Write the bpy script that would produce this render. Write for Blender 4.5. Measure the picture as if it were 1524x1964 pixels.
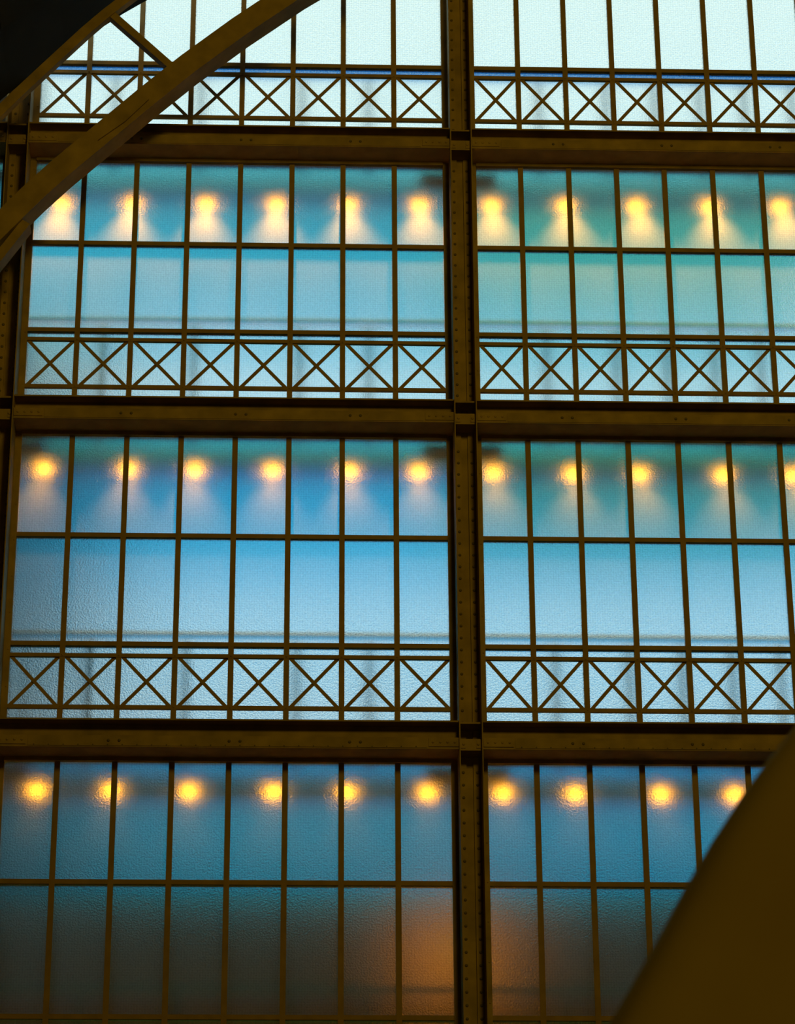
import bpy, math, random
from mathutils import Matrix, Vector
random.seed(7)
SC = bpy.context.scene
COL = SC.collection
for o in list(bpy.data.objects): bpy.data.objects.remove(o)

# ------------------------------------------------------------------ camera
FPX = 5588.79
CAM = Vector((0, 0, 1.7))
PITCH, YAW, ROLL = 0.43391, -0.037265, 0.0060575
M3 = Matrix.Rotation(YAW, 3, 'Z') @ Matrix.Rotation(PITCH, 3, 'X') @ Matrix.Rotation(ROLL, 3, 'Y')
cd = bpy.data.cameras.new('camera'); cam = bpy.data.objects.new('camera', cd); COL.objects.link(cam)
rt, fw, up = M3 @ Vector((1, 0, 0)), M3 @ Vector((0, 1, 0)), M3 @ Vector((0, 0, 1))
cam.matrix_world = Matrix(((rt.x, up.x, -fw.x, CAM.x), (rt.y, up.y, -fw.y, CAM.y), (rt.z, up.z, -fw.z, CAM.z), (0, 0, 0, 1)))
cd.sensor_fit = 'HORIZONTAL'; cd.sensor_width = 36; cd.lens = FPX / 1524 * 36
cd.clip_start = 0.2; cd.clip_end = 2000
cd.dof.use_dof = True; cd.dof.focus_distance = 40.5; cd.dof.aperture_fstop = 3.0
SC.camera = cam

def at(px, py, Y):                                   # where the sight line through a pixel meets the depth Y
    d = M3 @ Vector((px - 762, FPX, 982 - py))
    return CAM + d * (Y / d.y)

IOR = 1.4
def behind(px, py, Y):                               # the same, followed through the bend of the frosted glass at depth 36.02
    p = at(px, py, 36.02); d = (p - CAM).normalized()
    x, z = d.x / IOR, d.z / IOR; y = math.sqrt(1 - x * x - z * z)
    return p + Vector((x, y, z)) * ((Y - 36.02) / y)

# ------------------------------------------------------------------ sky, exposure
SC.view_settings.view_transform = 'Standard'; SC.view_settings.look = 'None'
SC.view_settings.exposure = 0.0; SC.view_settings.gamma = 1.0; SC.view_settings.use_curve_mapping = False
SC.cycles.use_denoising = True
SC.cycles.max_bounces = 8; SC.cycles.transparent_max_bounces = 12
SC.cycles.sample_clamp_indirect = 4.0

W = bpy.data.worlds.new('dusk_sky'); SC.world = W; W.use_nodes = True
nt = W.node_tree; nt.nodes.clear()
out = nt.nodes.new('ShaderNodeOutputWorld'); bg = nt.nodes.new('ShaderNodeBackground')
tc = nt.nodes.new('ShaderNodeTexCoord'); sx = nt.nodes.new('ShaderNodeSeparateXYZ'); rp = nt.nodes.new('ShaderNodeValToRGB')
nt.links.new(tc.outputs['Generated'], sx.inputs[0]); nt.links.new(sx.outputs['Z'], rp.inputs[0])
nt.links.new(rp.outputs[0], bg.inputs[0]); nt.links.new(bg.outputs[0], out.inputs[0])
SKY = [(0.0, (.02, .015, .008)), (.12, (.01, .08, .15)), (.20, (.07, .58, 1.12)), (.27, (.14, .64, 1.12)),
       (.34, (.34, .70, 1.06)), (.405, (.95, 1.02, .86)), (1.0, (.95, 1.02, .86))]
cr = rp.color_ramp
while len(cr.elements) > 1: cr.elements.remove(cr.elements[-1])
cr.elements[0].position = SKY[0][0]; cr.elements[0].color = (*SKY[0][1], 1)
for p, c in SKY[1:]:
    e = cr.elements.new(p); e.color = (*c, 1)
bg.inputs[1].default_value = 1.25

def add_light(name, kind, loc, energy, color, parent=None, direction=None, **kw):
    l = bpy.data.lights.new(name, kind); l.energy = energy; l.color = color
    for k, v in kw.items(): setattr(l, k, v)
    o = bpy.data.objects.new(name, l); COL.objects.link(o); o.location = loc
    if direction is not None: o.rotation_euler = Vector(direction).to_track_quat('-Z', 'Y').to_euler()
    if parent: o.parent = parent
    return o
# warm hall lighting: high key, weaker low light, and an added fill
add_light('hall_and_fill_light', 'AREA', (6, 10, 25.5), 1000, (1, .72, .07), direction=(-.1, 1, -.25), size=4)
add_light('hall_and_fill_light', 'AREA', (2, 2, 10), 40, (1, .60, .05), direction=(0, 1, .35), size=6)
add_light('hall_and_fill_light', 'AREA', (5.5, 4, 3.5), 60, (1, .66, .07), direction=(-.35, 1, .05), size=2)  # unseen fill added to brighten the plaster arch

# ------------------------------------------------------------------ materials
def mat(name, color, rough=.6, metal=0., noise=.0, scale=6., bump=0.):
    m = bpy.data.materials.new(name); m.use_nodes = True
    t = m.node_tree; b = t.nodes['Principled BSDF']
    b.inputs['Roughness'].default_value = rough; b.inputs['Metallic'].default_value = metal
    b.inputs['Base Color'].default_value = (*color, 1)
    if noise or bump:
        c = t.nodes.new('ShaderNodeTexCoord'); n = t.nodes.new('ShaderNodeTexNoise'); n.inputs['Scale'].default_value = scale
        n.inputs['Detail'].default_value = 8; t.links.new(c.outputs['Object'], n.inputs['Vector'])
        if noise:
            r = t.nodes.new('ShaderNodeValToRGB')
            r.color_ramp.elements[0].position = .3; r.color_ramp.elements[1].position = .7
            r.color_ramp.elements[0].color = (*[v * (1 - noise) for v in color], 1)
            r.color_ramp.elements[1].color = (*[v * (1 + noise) for v in color], 1)
            t.links.new(n.outputs[0], r.inputs[0]); t.links.new(r.outputs[0], b.inputs['Base Color'])
        if bump:
            u = t.nodes.new('ShaderNodeBump'); u.inputs['Strength'].default_value = bump; u.inputs['Distance'].default_value = .01
            t.links.new(n.outputs[0], u.inputs['Height']); t.links.new(u.outputs[0], b.inputs['Normal'])
    return m
IRON = mat('bronze_painted_iron', (.30, .19, .045), .75, 0, .25, 3.5, .3)
RIVET = mat('bronze_rivet_paint', (.13, .09, .03), .7)
BAR = mat('bronze_painted_glazing_bar', (.30, .18, .045), .8, 0, .15, 5)
RAILM = mat('dark_teal_rail_paint', (.03, .12, .20), .5)
VAULT = mat('dark_vault_coffer', (.012, .009, .005), .9, 0, .3, 2)  # unlit vault: its shade is put into the near-black colour
PLAST = mat('ochre_plaster', (.42, .30, .07), .85, 0, .12, .8)
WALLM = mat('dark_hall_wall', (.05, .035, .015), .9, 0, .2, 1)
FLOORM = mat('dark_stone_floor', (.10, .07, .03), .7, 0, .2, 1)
GROUND = mat('street_paving', (.10, .09, .07), .9, 0, .2, .4)
BUILD = mat('brown_building_render', (.12, .08, .04), .9, 0, .2, .3)
SHADE = mat('enamel_lamp_shade', (.10, .09, .05), .4)
def emis(name, c, s):
    m = bpy.data.materials.new(name); m.use_nodes = True; t = m.node_tree; t.nodes.clear()
    o = t.nodes.new('ShaderNodeOutputMaterial'); e = t.nodes.new('ShaderNodeEmission')
    e.inputs[0].default_value = (*c, 1); e.inputs[1].default_value = s; t.links.new(e.outputs[0], o.inputs[0]); return m
BULB = emis('warm_bulb', (1, .34, .01), 26)

def frosted():
    m = bpy.data.materials.new('frosted_wired_glass'); m.use_nodes = True; t = m.node_tree; t.nodes.clear()
    N = t.nodes.new; L = t.links.new
    o = N('ShaderNodeOutputMaterial'); co = N('ShaderNodeTexCoord')
    def mth(op, a, b):
        n = N('ShaderNodeMath'); n.operation = op
        for i, v in enumerate((a, b)):
            if isinstance(v, (int, float)): n.inputs[i].default_value = v
            else: L(v, n.inputs[i])
        return n.outputs[0]
    s = N('ShaderNodeSeparateXYZ'); L(co.outputs['Object'], s.inputs[0])
    wx = mth('SINE', mth('MULTIPLY', s.outputs['X'], 2 * math.pi / .034), 0.)
    wz = mth('SINE', mth('MULTIPLY', s.outputs['Z'], 2 * math.pi / .034), 0.)
    grid = mth('ADD', mth('MULTIPLY', mth('ADD', wx, wz), .035), .93)     # the woven relief pressed in the glass
    n1 = N('ShaderNodeTexNoise'); n1.inputs['Scale'].default_value = 42; n1.inputs['Detail'].default_value = 3
    L(co.outputs['Object'], n1.inputs['Vector'])
    bm = N('ShaderNodeBump'); bm.inputs['Strength'].default_value = 1.0; bm.inputs['Distance'].default_value = .03
    L(n1.outputs[0], bm.inputs['Height'])
    grid = mth('MULTIPLY', grid, mth('ADD', mth('MULTIPLY', n1.outputs[0], .40), .80))   # uneven hammered facets, their sparkle put into the colour
    cc = N('ShaderNodeMixRGB'); cc.blend_type = 'MULTIPLY'; cc.inputs[0].default_value = 1
    cc.inputs[1].default_value = (.93, 1, .98, 1); L(grid, cc.inputs[2])
    rf = N('ShaderNodeBsdfRefraction'); rf.inputs['Roughness'].default_value = .88; rf.inputs['IOR'].default_value = IOR
    L(cc.outputs[0], rf.inputs['Color']); L(bm.outputs[0], rf.inputs['Normal'])
    tr = N('ShaderNodeBsdfTranslucent'); L(cc.outputs[0], tr.inputs['Color'])
    mx = N('ShaderNodeMixShader'); mx.inputs[0].default_value = .17
    L(rf.outputs[0], mx.inputs[1]); L(tr.outputs[0], mx.inputs[2]); L(mx.outputs[0], o.inputs[0])
    return m
FROST = frosted()
def clear():
    m = bpy.data.materials.new('clear_glass_back'); m.use_nodes = True; t = m.node_tree; t.nodes.clear()
    o = t.nodes.new('ShaderNodeOutputMaterial'); r = t.nodes.new('ShaderNodeBsdfTransparent'); r.inputs[0].default_value = (.97, 1, 1, 1)
    t.links.new(r.outputs[0], o.inputs[0]); return m
CLEAR = clear()

# ------------------------------------------------------------------ mesh helpers
class MB:
    def __init__(s): s.v = []; s.f = []; s.m = []
    def hexa(s, p, mi=0, mis=None):                       # p: 8 points, 0-3 front ring, 4-7 back ring
        b = len(s.v); s.v += [tuple(q) for q in p]
        for k, q in enumerate(((0, 1, 2, 3), (7, 6, 5, 4), (0, 4, 5, 1), (1, 5, 6, 2), (2, 6, 7, 3), (3, 7, 4, 0))):
            s.f.append(tuple(b + i for i in q)); s.m.append(mis[k] if mis else mi)
    def box(s, x0, x1, y0, y1, z0, z1, mis=None):
        s.hexa([(x0, y0, z0), (x1, y0, z0), (x1, y0, z1), (x0, y0, z1), (x0, y1, z0), (x1, y1, z0), (x1, y1, z1), (x0, y1, z1)], mis=mis)
    def bar(s, a, b, w, y0, y1):                          # flat bar between two points of the wall plane
        dx, dz = b[0] - a[0], b[1] - a[1]; l = math.hypot(dx, dz); nx, nz = -dz / l * w / 2, dx / l * w / 2
        q = [(a[0] - nx, a[1] - nz), (b[0] - nx, b[1] - nz), (b[0] + nx, b[1] + nz), (a[0] + nx, a[1] + nz)]
        s.hexa([(x, y0, z) for x, z in q] + [(x, y1, z) for x, z in q])
    def dome(s, c, r, ax, n=10):                          # rivet head on a surface facing ax ('-y')
        b = len(s.v)
        for k, (rr, h) in enumerate(((1, 0), (.92, .38), (.55, .66))):
            for i in range(n):
                a = 2 * math.pi * i / n
                s.v.append((c[0] + rr * r * math.cos(a), c[1] - h * r, c[2] + rr * r * math.sin(a)))
        s.v.append((c[0], c[1] - .75 * r, c[2]))
        for k in range(2):
            for i in range(n):
                j = (i + 1) % n
                s.f.append((b + k * n + i, b + k * n + j, b + (k + 1) * n + j, b + (k + 1) * n + i)); s.m.append(0)
        for i in range(n): s.f.append((b + 2 * n + i, b + 2 * n + (i + 1) % n, b + 3 * n)); s.m.append(0)
    def lathe(s, prof, c, n=20):
        b = len(s.v)
        for r, z in prof:
            for i in range(n):
                a = 2 * math.pi * i / n; s.v.append((c[0] + r * math.cos(a), c[1] + r * math.sin(a), c[2] + z))
        for k in range(len(prof) - 1):
            for i in range(n):
                j = (i + 1) % n; s.f.append((b + k * n + i, b + k * n + j, b + (k + 1) * n + j, b + (k + 1) * n + i)); s.m.append(0)
    def tube(s, pts, r, n=12):
        b = len(s.v)
        for k, p in enumerate(pts):
            p = Vector(p); d = (Vector(pts[min(k + 1, len(pts) - 1)]) - Vector(pts[max(k - 1, 0)])).normalized()
            u = d.orthogonal().normalized() if abs(d.x) < .9 else Vector((0, 1, 0)).cross(d).normalized(); w = d.cross(u)
            for i in range(n):
                a = 2 * math.pi * i / n; s.v.append(tuple(p + u * r * math.cos(a) + w * r * math.sin(a)))
        for k in range(len(pts) - 1):
            for i in range(n):
                j = (i + 1) % n; s.f.append((b + k * n + i, b + k * n + j, b + (k + 1) * n + j, b + (k + 1) * n + i)); s.m.append(0)
        s.f.append(tuple(b + i for i in range(n))[::-1]); s.m.append(0)
        s.f.append(tuple(b + (len(pts) - 1) * n + i for i in range(n))); s.m.append(0)
    def build(s, name, mats, parent=None, smooth=False, bevel=0):
        me = bpy.data.meshes.new(name)
        off = Vector((0, 0, 0)); q = parent
        while q: off = off + q.location; q = q.parent
        me.from_pydata([tuple(Vector(v) - off) for v in s.v], [], s.f)
        for m in (mats if isinstance(mats, (list, tuple)) else [mats]): me.materials.append(m)
        for p, mi in zip(me.polygons, s.m): p.material_index = mi; p.use_smooth = smooth
        me.update()
        o = bpy.data.objects.new(name, me); COL.objects.link(o)
        if parent: o.parent = parent
        if bevel:
            b = o.modifiers.new('edge', 'BEVEL'); b.width = bevel; b.segments = 2; b.limit_method = 'ANGLE'
        return o
def tag(o, label=None, cat=None, group=None, kind=None):
    if label: o['label'] = label
    if cat: o['category'] = cat
    if group: o['group'] = group
    if kind: o['kind'] = kind
    return o
def empty(name, loc, label, cat, group=None, kind=None):
    o = bpy.data.objects.new(name, None); COL.objects.link(o); o.location = loc; o.empty_display_size = .2
    return tag(o, label, cat, group, kind)

# ------------------------------------------------------------------ the measured grid of the end wall (metres)
D = 36.0
zz = lambda r: CAM.z + r * D
LX = [r * D for r in (-.08651, -.06577, -.04514, -.02455, -.00407, .0163, .03679)]
RX = [r * D for r in (.08737, .10668, .12588, .14511, .1646, .18425, .2040)]
JL0, JL1, JR0 = -.1057 * D, .05622 * D, .06956 * D
JR1 = RX[-1] + .70
# storeys: a = rail above the lattice, b and c = lattice rails, e = middle rail, g = soffit of the beam over the storey
ROWS = dict(a=[zz(.66316), zz(.54006), zz(.40878), zz(.26826)], b=[zz(.65849), zz(.53579), zz(.40405), zz(.26350)],
            c=[zz(.63781), zz(.51534), zz(.38375), zz(.2430)], e=[None, zz(.57898), zz(.45284), zz(.31727)],
            g=[None, zz(.61734), zz(.49559), zz(.36392)])

DR = [.63475, .51186, .37965, .2385]                 # top edge of each beam's front flange, as seen
G = [zz(.61734), zz(.49559), zz(.36392), zz(.2220)]  # soffit of beam k, over storey k + 1
YF = 35.55
TOPF = [CAM.z + r * YF for r in DR]
ZTOP = 31.5
BAYS = {'left': (JL0, JL1, LX), 'right': (JR0, JR1, RX)}
STOREY = ['top', 'upper middle', 'lower middle', 'bottom']

# ------------------------------------------------------------------ glazed windows, one per bay and storey
def window(n, x0, x1, xs, s, label):
    zb = TOPF[s] if s < 4 else 0
    zt = ZTOP if s == 0 else G[s - 1]
    w = empty('window_%d' % n, (x0, 36.0, zb), label, 'window', kind='structure')
    edges = [x0 + .0] + list(xs) + [x1]
    hb = .034
    a, b, c, e = ROWS['a'][s], ROWS['b'][s], ROWS['c'][s], ROWS['e'][s]
    secs = [zb, a] + ([e] if e else [a + 2.35, a + 4.7]) + [zt]
    g = MB()
    for i in range(len(edges) - 1):
        l = edges[i] + (hb if i else .002); r = edges[i + 1] - (hb if i + 2 < len(edges) else .002)
        for k in range(len(secs) - 1):
            z0 = secs[k] + (.03 if k else .002); z1 = secs[k + 1] - (.03 if k + 2 < len(secs) else .002)
            g.box(l, r, 36.02, 36.028, z0, z1, mis=(0, 1, 1, 1, 1, 1))
    g.build('glass_pane', [FROST, CLEAR], w)
    for x in xs:
        m = MB(); m.box(x - hb - .003, x + hb + .003, 35.97, 35.985, zb, zt); m.box(x - hb, x + hb, 35.985, 36.06, zb, zt)
        for z in (b, c): m.dome((x, 35.965, z), .014, 'y', 8)
        m.build('mullion', BAR, w)
    def rail(z, h, name, y0=35.975, y1=36.018):
        m = MB(); m.box(x0, x1, y0, y1, z - h / 2, z + h / 2); m.build(name, BAR, w)
    def trans(z):
        m = MB(); m.box(x0, x1, 35.975, 36.07, z - .031, z + .031); m.build('transom', BAR, w)
    trans(a)
    if e: trans(e)
    else: trans(secs[2]); trans(secs[3])
    rail(b, .052, 'lattice_rail', 35.965); rail(c, .052, 'lattice_rail', 35.965)
    for i in range(len(edges) - 1):
        l = edges[i] + (hb if i else 0) + .02; r = edges[i + 1] - (hb if i + 2 < len(edges) else 0) - .02
        m = MB(); m.bar((l, b - .02), (r, c + .02), .046, 35.985, 36.000); m.bar((l, c + .02), (r, b - .02), .046, 36.000, 36.015)
        m.build('lattice_brace', BAR, w)
    if s:
        m = MB(); m.box(x0, x1, 35.93, 36.0, zt - .05, zt); m.build('head_trim', IRON, w)
    return w
n = 1
for s in range(4):
    for bay in ('left', 'right'):
        x0, x1, xs = BAYS[bay]
        what = ['pale white panes above a lattice of crossed bars, behind the arch', 'teal panes with long glowing lamp trails above crossed bars',
                'deep blue panes with shorter lamp glows above crossed bars', 'dark panes with small round lamp glows and an orange patch'][s]
        if bay == 'right' and s == 0: what = 'bright white panes with straight mullions above a lattice of crossed bars'
        window(n, x0, x1, xs, s, 'frosted window, %s storey, %s of the riveted centre column, %s' % (STOREY[s], bay, what.split(' above')[0] if s else what.split(' above')[0]))
        n += 1
XC0 = JL0 - .48
for s in range(1, 4):
    window(n, XC0 - 2.2, XC0, [XC0 - 1.47, XC0 - .735], s, 'sliver of frosted window beyond the left riveted column, %s storey' % STOREY[s]); n += 1

# ------------------------------------------------------------------ riveted columns
def column(xl, label):
    w = empty('riveted_column', (xl + .24, 35.8, 0), label, 'column')
    xr = xl + .48; zt = ZTOP
    for x0, x1 in ((xl, xl + .085), (xr - .085, xr)):
        m = MB(); m.box(x0, x1, 35.965, 36.08, 0, zt)
        z = 8.9
        while z < 27:
            m.dome(((x0 + x1) / 2 + .012, 35.965, z), .012, 'y', 8); z += .53
        m.build('jamb_plate', IRON, w)
    for x in (xl + .085, xr - .1):
        m = MB(); m.box(x, x + .015, 35.5, 36.2, 0, zt); m.build('flange', IRON, w)
    m = MB(); m.box(xl + .1, xr - .1, 35.90, 35.92, 0, zt); m.build('web_plate', IRON, w)
    for x0, x1 in ((xl + .1, xl + .195), (xr - .195, xr - .1)):
        m = MB(); m.box(x0, x1, 35.865, 35.9, 0, zt); wa = m.build('web_angle', IRON, w)
        m = MB(); z = 8.9
        while z < 27:
            if not any(g - .12 < z < t + .08 for g, t in zip(G, TOPF)): m.dome(((x0 + x1) / 2 + .004, 35.865, z), .021, 'y')
            z += .1725
        m.build('rivet_row', RIVET, wa)
    for g, t in zip(G, TOPF):
        m = MB(); m.box(xl + .1, xr - .1, 35.60, 35.885, g, g + .02); m.box(xl + .1, xr - .1, 35.60, 35.62, g + .02, g + .16)
        m.box(xl + .1, xr - .1, 35.60, 35.885, t - .025, t)
        m.box(xl + .1, xl + .17, 35.59, 35.6, g + .03, g + .14); m.box(xr - .17, xr - .1, 35.59, 35.6, g + .03, g + .14)
        m.dome((xl + .145, 35.59, g + .085), .02, 'y'); m.dome((xr - .145, 35.59, g + .085), .02, 'y')
        m.build('cross_stiffener', IRON, w)
    return w
column(JL1, 'tall riveted brown iron column between the two window bays, with two rows of rivets')
column(JL0 - .48, 'dark riveted iron column beside the leftmost window panes, crossed by the arch')
column(JR1, 'riveted iron column at the far side of the right window bay')

# ------------------------------------------------------------------ riveted beams
LEV = ['between the white top panes and the first row of lamps', 'between the first and second rows of lamps',
       'between the second and third rows of lamps', 'under the dark bottom panes']
def beam(x0, x1, k, bay):
    g, t = G[k], TOPF[k]
    w = empty('iron_beam', ((x0 + x1) / 2, YF, g), 'brown riveted iron beam, %s bay, %s' % (bay, LEV[k]), 'beam', 'riveted iron beams of the end wall')
    def p(name, *bx, m=IRON):
        q = MB()
        for b in bx: q.box(*b)
        return q.build(name, m, w)
    p('top_flange', (x0, x1, YF, 36.2, t - .022, t))
    p('web', (x0, x1, 35.74, 35.76, g + .02, t - .022))
    p('bottom_flange', (x0, x1, YF, 36.2, g, g + .02))
    p('face_plate', (x0, x1, YF, YF + .02, g + .02, g + .158))
    cs = p('cover_strip', (x0 + .42, x1 - .42, YF - .008, YF, g + .015, g + .15))
    for xa in (x0, x1 - .40):
        q = MB(); q.box(xa + .005, xa + .395, YF - .012, YF, g + .03, g + .145)
        for i in range(4): q.dome((xa + .06 + i * .095, YF - .012, g + .09), .017, 'y')
        q.build('splice_plate', IRON, w)
    q = MB(); x = x1 - 1.42
    while x > x0 + .5:
        q.dome((x, YF - .008, g + .085), .021, 'y'); q.dome((x + .14, YF - .008, g + .085), .021, 'y'); x -= 1.56
    if k >= 2:
        x = x0 + .5
        while x < x1 - .5:
            q.dome((x, YF - .008, g + .028), .010, 'y', 8); x += .19
    q.build('rivet_row', RIVET, cs)
for k in range(4):
    beam(JL0 - .087, JL1 + .083, k, 'left'); beam(JR0 - .083, JR1 + .083, k, 'right')
    beam(XC0 - 2.2, XC0 + .083, k, 'far left')

# ------------------------------------------------------------------ walkways with guard rails behind the glass
XW0, XW1 = XC0 - 2.2, JR1 + .48
hr = [behind(950, 143, 36.32).z, behind(600, 616, 36.32).z, behind(600, 1216, 36.32).z]
hr.append(hr[2] - (G[1] - G[2]) - .12)
POSTX = [behind(x, 1310, 36.48).x for x in (20, 175, 355, 568, 708, 888, 1067, 1208, 1310, 1406, 1500, 1600)]
def tinted(c):  # see-through sheet whose tint stands in for coloured sky light
    m = bpy.data.materials.new('sky_tint_glass'); m.use_nodes = True; t = m.node_tree; t.nodes.clear()
    o = t.nodes.new('ShaderNodeOutputMaterial'); r = t.nodes.new('ShaderNodeBsdfTransparent'); q = [math.sqrt(v) for v in c]
    r.inputs[0].default_value = (*q, 1); d = t.nodes.new('ShaderNodeBsdfTranslucent'); d.inputs[0].default_value = (*q, 1)
    x = t.nodes.new('ShaderNodeMixShader'); x.inputs[0].default_value = .15
    t.links.new(r.outputs[0], x.inputs[1]); t.links.new(d.outputs[0], x.inputs[2]); t.links.new(x.outputs[0], o.inputs[0]); return m
XMID = (JL1 + JR0) / 2
SKY_TINT = [[('left', JL0 - 3, XMID, (.045, .40, .56), 42.6), ('right', XMID, JR1 + .5, (.07, .40, .33), 43.0)],
          [('left', JL0 - 3, XMID, (.01, .45, .78), 41.5), ('right', XMID, JR1 + .5, (.05, .36, .36), 41.5)],
          [('left', JL0 - 3, XMID, (.004, .42, .62), 43.5), ('right', XMID, JR1 + .5, (.004, .42, .66), 43.5)], []]
for k in range(4):
    g = G[k]
    w = empty('walkway_deck', (0, 36.6, g), 'blurred walkway deck behind the glass, %s' % ['over the first lamp row', 'over the second lamp row', 'over the third lamp row', 'at the foot of the bottom panes'][k], 'walkway', 'walkway decks behind the glass')
    m = MB(); m.box(XW0, XW1, 36.28, 37.0, g + .04, g + .07); m.build('deck_plate', tinted([(.10, .50, .62), (.03, .45, .60), (.01, .42, .78), (.01, .42, .7)][k]), w)  # teal and blue of the sky light put into the deck tint
    m = MB(); m.box(XW0, XW1, 37.0, 37.10, g - .16, g + .07); m.build('edge_beam', RAILM, w)
    for xm in ((JL1 + JR0) / 2, JL0 - .24, JR1 + .24):
        m = MB(); m.box(xm - .55, xm + .55, 36.35, 36.5, g - .12, g + .04); m.build('bracket', IRON, w)
    w = empty('guard_rail', (0, 36.4, g + .12), 'blurred guard rail behind the crossed bars, %s' % ['topmost, its rail a tint for darker sky', 'second row down', 'third row down', 'lowest'][k], 'railing', 'guard rails behind the glass')
    m = MB(); r = .06 if k == 0 else .024  # topmost box is a tinted strip standing for darker sky
    m.box(XW0, XW1, 36.32 - r, 36.32 + r, hr[k] - r, hr[k] + r); m.build('handrail_and_sky_strip', RAILM if k else tinted((.03, .22, .60)), w, bevel=.01)
    for x in POSTX:
        m = MB(); m.box(x - .04, x + .04, 36.44, 36.50, g + .07, hr[k] - .05); m.build('post', RAILM, w)
    for nm, xa, xb, c, y1 in SKY_TINT[k]:  # made-up sheets that tint the sky light by bay and storey
        w = empty('sky_tint_sheet', ((xa + xb) / 2, 37.2, g + .3), 'added tinted sheet colouring the sky light, %s bay, %s row of lamps' % (nm, ['first', 'second', 'third', 'fourth'][k]), 'light filter')
        m = MB(); m.box(xa, xb, 37.2, y1, g + .3, g + .32); m.build('tinted_panel', tinted(c), w)
        m = MB(); m.box(xa, xb, y1, y1 + .06, g + .24, g + .36); m.build('sheet_edge', RAILM, w)

# ------------------------------------------------------------------ lamps hung under the walkways
ROWL = [([118, 254, 395, 530, 668, 805, 943, 1085, 1221, 1362, 1497], 392, 398, 'first'),
        ([83, 245, 373, 523, 670, 803, 947, 1100, 1227, 1388, 1522], 900, 915, 'second'),
        ([70, 213, 362, 524, 665, 820, 965, 1104, 1268, 1410], 1517, 1527, 'third')]
YLAMP = 36.55
def make_lamp(p, ztop, label, group, pw, spotw):
    w = empty('warm_lamp', (p.x, p.y, p.z), label, 'lamp', group)
    m = MB(); m.lathe([(.001, .20), (.03, .20), (.035, .13), (.10, .07), (.105, .06), (.095, .06), (.03, .12), (.001, .13)], p); ls = m.build('lamp_shade', SHADE, w, True)
    m = MB(); m.tube([(p.x, p.y, p.z + .19), (p.x, p.y, ztop)], .008, 8); m.build('stem', SHADE, w)
    m = MB(); m.lathe([(.001, .12), (.025, .11), (.05, .06), (.055, .03), (.045, .0), (.02, -.016), (.001, -.018)], p, 16); m.build('bulb', BULB, ls, True)
    if spotw: add_light('lamp_light', 'SPOT', (0, -.26, -.01), spotw, (1, .40, .05), w, (0, -.04, -1), spot_size=math.radians(80), spot_blend=1, shadow_soft_size=.07)
    return w
for r, (xs, y0, y1, nm) in enumerate(ROWL):
    for i, x in enumerate(xs):
        y = y0 + (y1 - y0) * i / len(xs)
        p = behind(x, y, YLAMP)
        side = 'left' if x < 880 else 'right'
        lab = 'warm orange lamp glowing behind the glass, %s row down, %s from the left edge' % (nm, ['first', 'second', 'third', 'fourth', 'fifth', 'sixth', 'seventh', 'eighth', 'ninth', 'tenth', 'eleventh'][i])
        make_lamp(p, G[r] + .042, lab, 'warm lamps behind the glass, %s row' % nm, 1, (360, 125, 14)[r])

# low lantern glowing behind the bottom panes
p = behind(880, 1815, 37.45)
w = empty('globe_lantern', (p.x, p.y, 0), 'dim orange globe lantern glowing behind the dark bottom panes', 'lantern')
m = MB(); m.lathe([(.001, .2)] + [(.2 * math.sin(a), .2 * math.cos(a)) for a in [math.pi * i / 12 for i in range(1, 12)]] + [(.001, -.2)], p, 24)
m.build('globe', emis('amber_globe', (1, .36, .01), .5), w, True)
m = MB(); m.tube([(p.x, p.y, 0), (p.x, p.y, p.z - .19)], .05); m.build('pole', SHADE, w)
add_light('lantern_light', 'SPOT', (0, .22, p.z), 120, (1, .36, .01), w, (0, 1, .30), spot_size=math.radians(150), spot_blend=1, shadow_soft_size=.05)
pz = behind(600, 1672, 38.4).z
m = MB(); m.box(XW0, XW1, 38.4, 38.8, 0, pz - .12); m.box(XW0, XW1, 38.32, 38.88, pz - .12, pz)
tag(m.build('parapet_wall', BUILD, bevel=.01), 'brown masonry parapet wall behind the dark bottom panes', 'parapet wall')

add_light('facade_fill_light', 'AREA', (0, 50, 2), 3000, (1, .55, .15), direction=(0, 1, .5), size=8)  # unseen area light added to warm the facade across the street
add_light('parapet_fill_light', 'AREA', (0, 37.3, 5.5), 480, (1, .50, .08), direction=(0, .35, 1), shape='RECTANGLE', size=16, size_y=.5)  # unseen strip light added to warm the parapet from below
# brown pier and buildings outside
q0, q1 = behind(-60, 700, 41.9), behind(185, 620, 41.9)
m = MB(); m.box(q0.x - .8, q1.x, 41.9, 42.6, 0, q1.z)
tag(m.build('masonry_pier', BUILD, bevel=.03), 'blurred brown masonry pier behind the leftmost panes', 'pier')
m = MB(); m.box(-45, 60, 62, 74, 0, 20.8); m.box(-20, 5, 61.6, 62, 0, 21.3); m.box(20, 40, 61.6, 62, 0, 21.1)
for i in range(26): m.box(-44 + i * 4, -42.5 + i * 4, 61.9, 62, 3, 5.5); m.box(-44 + i * 4, -42.5 + i * 4, 61.9, 62, 8, 10.5)
tag(m.build('street_building', BUILD), 'dark brown building across the street, blurred behind the bottom panes', 'building')

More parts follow.
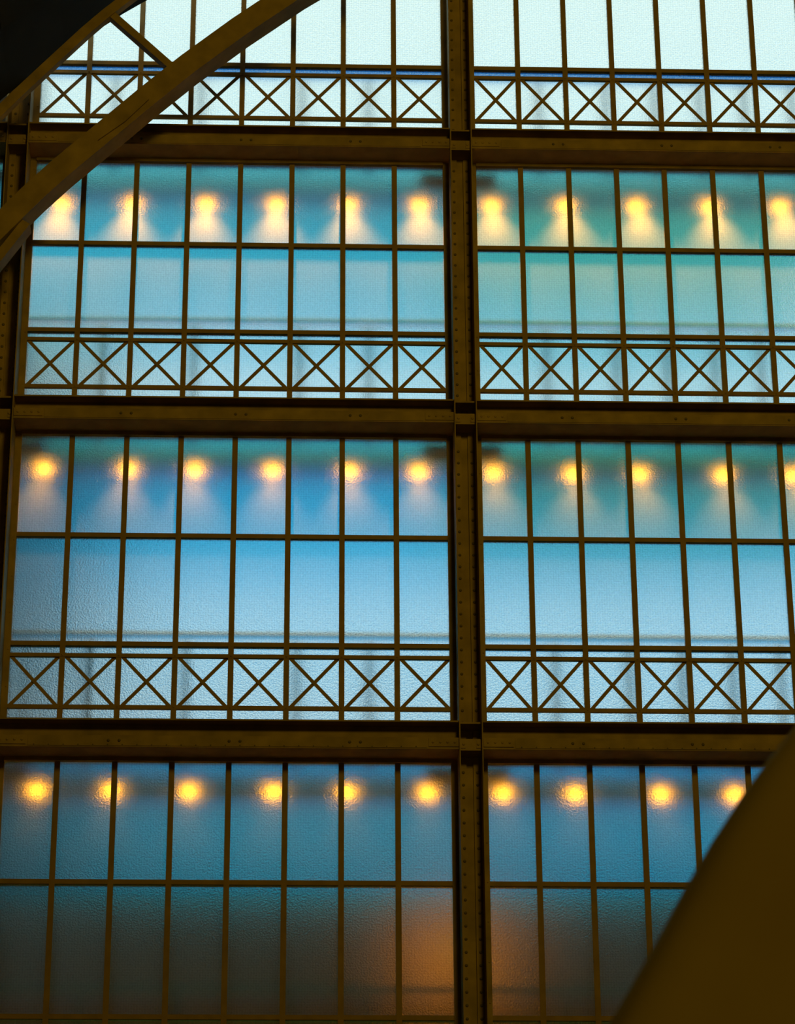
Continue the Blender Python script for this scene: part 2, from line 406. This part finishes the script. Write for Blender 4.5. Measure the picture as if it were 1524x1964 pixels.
# ------------------------------------------------------------------ the arch truss in front of the window
YA = 34.4
def poly_beam(pts, w, y0, y1, name, mt, parent, lip=0):
    q = MB(); P = [at(x, y, y0) for x, y in pts]; L = []; R = []
    for i, p in enumerate(P):
        a, b = P[max(i - 1, 0)], P[min(i + 1, len(P) - 1)]; dx, dz = b.x - a.x, b.z - a.z; l = math.hypot(dx, dz)
        nx, nz = -dz / l * w / 2, dx / l * w / 2
        L.append((p.x - nx, p.z - nz)); R.append((p.x + nx, p.z + nz))
    for i in range(len(P) - 1):
        c = [L[i], L[i + 1], R[i + 1], R[i]]
        q.hexa([(x, y0, z) for x, z in c] + [(x, y1, z) for x, z in c])
    o = q.build(name, mt, parent)
    return o
w = empty('arch_truss', (at(-220, 720, YA).x, YA, at(-220, 720, YA).z), 'brown iron arch truss sweeping up across the upper left panes', 'truss')
low = [(-260, 800), (-150, 610), (-70, 500), (0, 430), (66, 366), (115, 322), (197, 254), (279, 186), (361, 121), (459, 50), (570, -24), (700, -100), (900, -190)]
poly_beam(low, .33, YA, YA + .35, 'lower_chord', IRON, w)
upc = [(-160, 390), (-60, 270), (30, 182), (75, 140), (164, 58), (203, 25), (246, -8), (330, -70), (450, -150), (640, -250)]
poly_beam(upc, .15, YA, YA + .12, 'upper_chord', IRON, w)
poly_beam([(205, 18), (268, 73), (335, 132)], .105, YA + .02, YA + .16, 'brace', IRON, w)
poly_beam([(-60, 560), (0, 488), (50, 425)], .13, YA + .05, YA + .3, 'knee_brace', IRON, w)
q = MB()
pts = [at(x, y, YA - .03) for x, y in ((188, 268), (240, 232), (285, 190), (230, 205))]
q.hexa([(v.x, YA - .03, v.z) for v in pts] + [(v.x, YA, v.z) for v in pts]); q.build('gusset_plate', IRON, w)

# ------------------------------------------------------------------ the hall: vault, walls, floor
pv = at(126, 36, YA + .3); R = 16.0; ph = math.radians(49)
xc, zc = pv.x + R * math.cos(ph), pv.z - R * math.sin(ph)
q = MB(); N_ = 48; y0, y1 = -12.0, 35.45
for i in range(N_ + 1):
    a = math.pi * i / N_
    for rr in (R, R + .4):
        for yy in (y0, y1): q.v.append((xc - rr * math.cos(a), yy, zc + rr * math.sin(a)))
for i in range(N_):
    b = i * 4
    q.f += [(b, b + 4, b + 5, b + 1), (b + 2, b + 3, b + 7, b + 6), (b + 1, b + 5, b + 7, b + 3), (b, b + 2, b + 6, b + 4)]; q.m += [0] * 4
for i in range(3, N_ - 2):                                  # coffer ribs along and across the vault
    a = math.pi * i / N_
    if i % 3 == 0:
        c, s_ = math.cos(a), math.sin(a)
        q.hexa([(xc - (R + .02) * c - .15 * s_, y0, zc + (R + .02) * s_ - .15 * c), (xc - (R + .02) * c + .15 * s_, y0, zc + (R + .02) * s_ + .15 * c),
                (xc - (R - .25) * c + .15 * s_, y0, zc + (R - .25) * s_ + .15 * c), (xc - (R - .25) * c - .15 * s_, y0, zc + (R - .25) * s_ - .15 * c),
                (xc - (R + .02) * c - .15 * s_, y1 - 2, zc + (R + .02) * s_ - .15 * c), (xc - (R + .02) * c + .15 * s_, y1 - 2, zc + (R + .02) * s_ + .15 * c),
                (xc - (R - .25) * c + .15 * s_, y1 - 2, zc + (R - .25) * s_ + .15 * c), (xc - (R - .25) * c - .15 * s_, y1 - 2, zc + (R - .25) * s_ - .15 * c)])
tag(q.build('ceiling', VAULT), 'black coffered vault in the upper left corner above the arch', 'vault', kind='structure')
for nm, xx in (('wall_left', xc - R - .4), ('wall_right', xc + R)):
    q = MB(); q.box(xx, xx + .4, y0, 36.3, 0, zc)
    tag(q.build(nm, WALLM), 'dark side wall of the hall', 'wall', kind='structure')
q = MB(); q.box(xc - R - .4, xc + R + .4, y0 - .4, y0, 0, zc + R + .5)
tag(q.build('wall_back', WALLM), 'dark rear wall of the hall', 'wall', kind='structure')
# end wall masonry around the glazing
for nm, xa, xb, za, zb in (('wall_front', xc - R - .4, XC0 - 2.2, 0, ZTOP), ('wall_end', JR1 + .48, xc + R + .4, 0, ZTOP), ('wall_corner', XC0 - 2.2, XC0, TOPF[0], ZTOP), ('wall_below', XC0 - 2.2, JR1 + .48, 0, G[3] - .02)):
    q = MB(); q.box(xa, xb, 36.08 if nm == 'wall_below' else 35.97, 36.3, za, zb)
    tag(q.build(nm, WALLM), 'dark masonry around the glazed end wall', 'wall', kind='structure')
q = MB(); q.box(xc - R - .4, xc + R + .4, y0 - .4, 36.3, -.3, 0)
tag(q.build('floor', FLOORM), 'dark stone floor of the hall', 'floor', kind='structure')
q = MB(); q.box(-80, 90, 36.3, 120, -.4, -.02)
tag(q.build('ground', GROUND), 'paved street outside the glazed wall', 'ground', kind='structure')

# ------------------------------------------------------------------ large plaster arch flank near the camera, out of focus
YP = 12.0
edge = [(1500, 1310), (1524, 1376), (1485, 1425), (1440, 1487), (1380, 1578), (1325, 1672), (1270, 1775), (1215, 1872), (1155, 1975), (1090, 2110), (1020, 2290), (960, 2500)]
edge = [(1760, 1130), (1640, 1235), (1560, 1330)] + edge[1:]
E_ = [at(x, y, YP) for x, y in edge]
q = MB(); nn = len(E_)
prof = [(0, .55), (.0, .25), (.03, .08), (.10, 0), (.22, -.04), (.40, .0), (.62, .06), (.95, .02), (1.3, -.05), (1.8, -.08), (2.6, -.05)]   # (inward, towards the camera when negative)
for i, p in enumerate(E_):
    a, b = E_[max(i - 1, 0)], E_[min(i + 1, nn - 1)]; dx, dz = b.x - a.x, b.z - a.z; l = math.hypot(dx, dz); nx, nz = -dz / l, dx / l
    if nx < 0: nx, nz = -nx, -nz
    for u, v in prof: q.v.append((p.x + nx * u, YP + v, p.z + nz * u))
    q.v.append((p.x + nx * 2.6, YP + .6, p.z + nz * 2.6)); 
m_ = len(prof) + 1
for i in range(nn - 1):
    for j in range(m_):
        k = (j + 1) % m_
        q.f.append((i * m_ + j, i * m_ + k, (i + 1) * m_ + k, (i + 1) * m_ + j)); q.m.append(0)
q.f.append(tuple(range(m_))); q.m.append(0); q.f.append(tuple(range((nn - 1) * m_, nn * m_))[::-1]); q.m.append(0)
o = q.build('plaster_arch', PLAST, smooth=True)
tag(o, 'large smooth ochre plaster arch, out of focus in the lower right corner', 'arch')
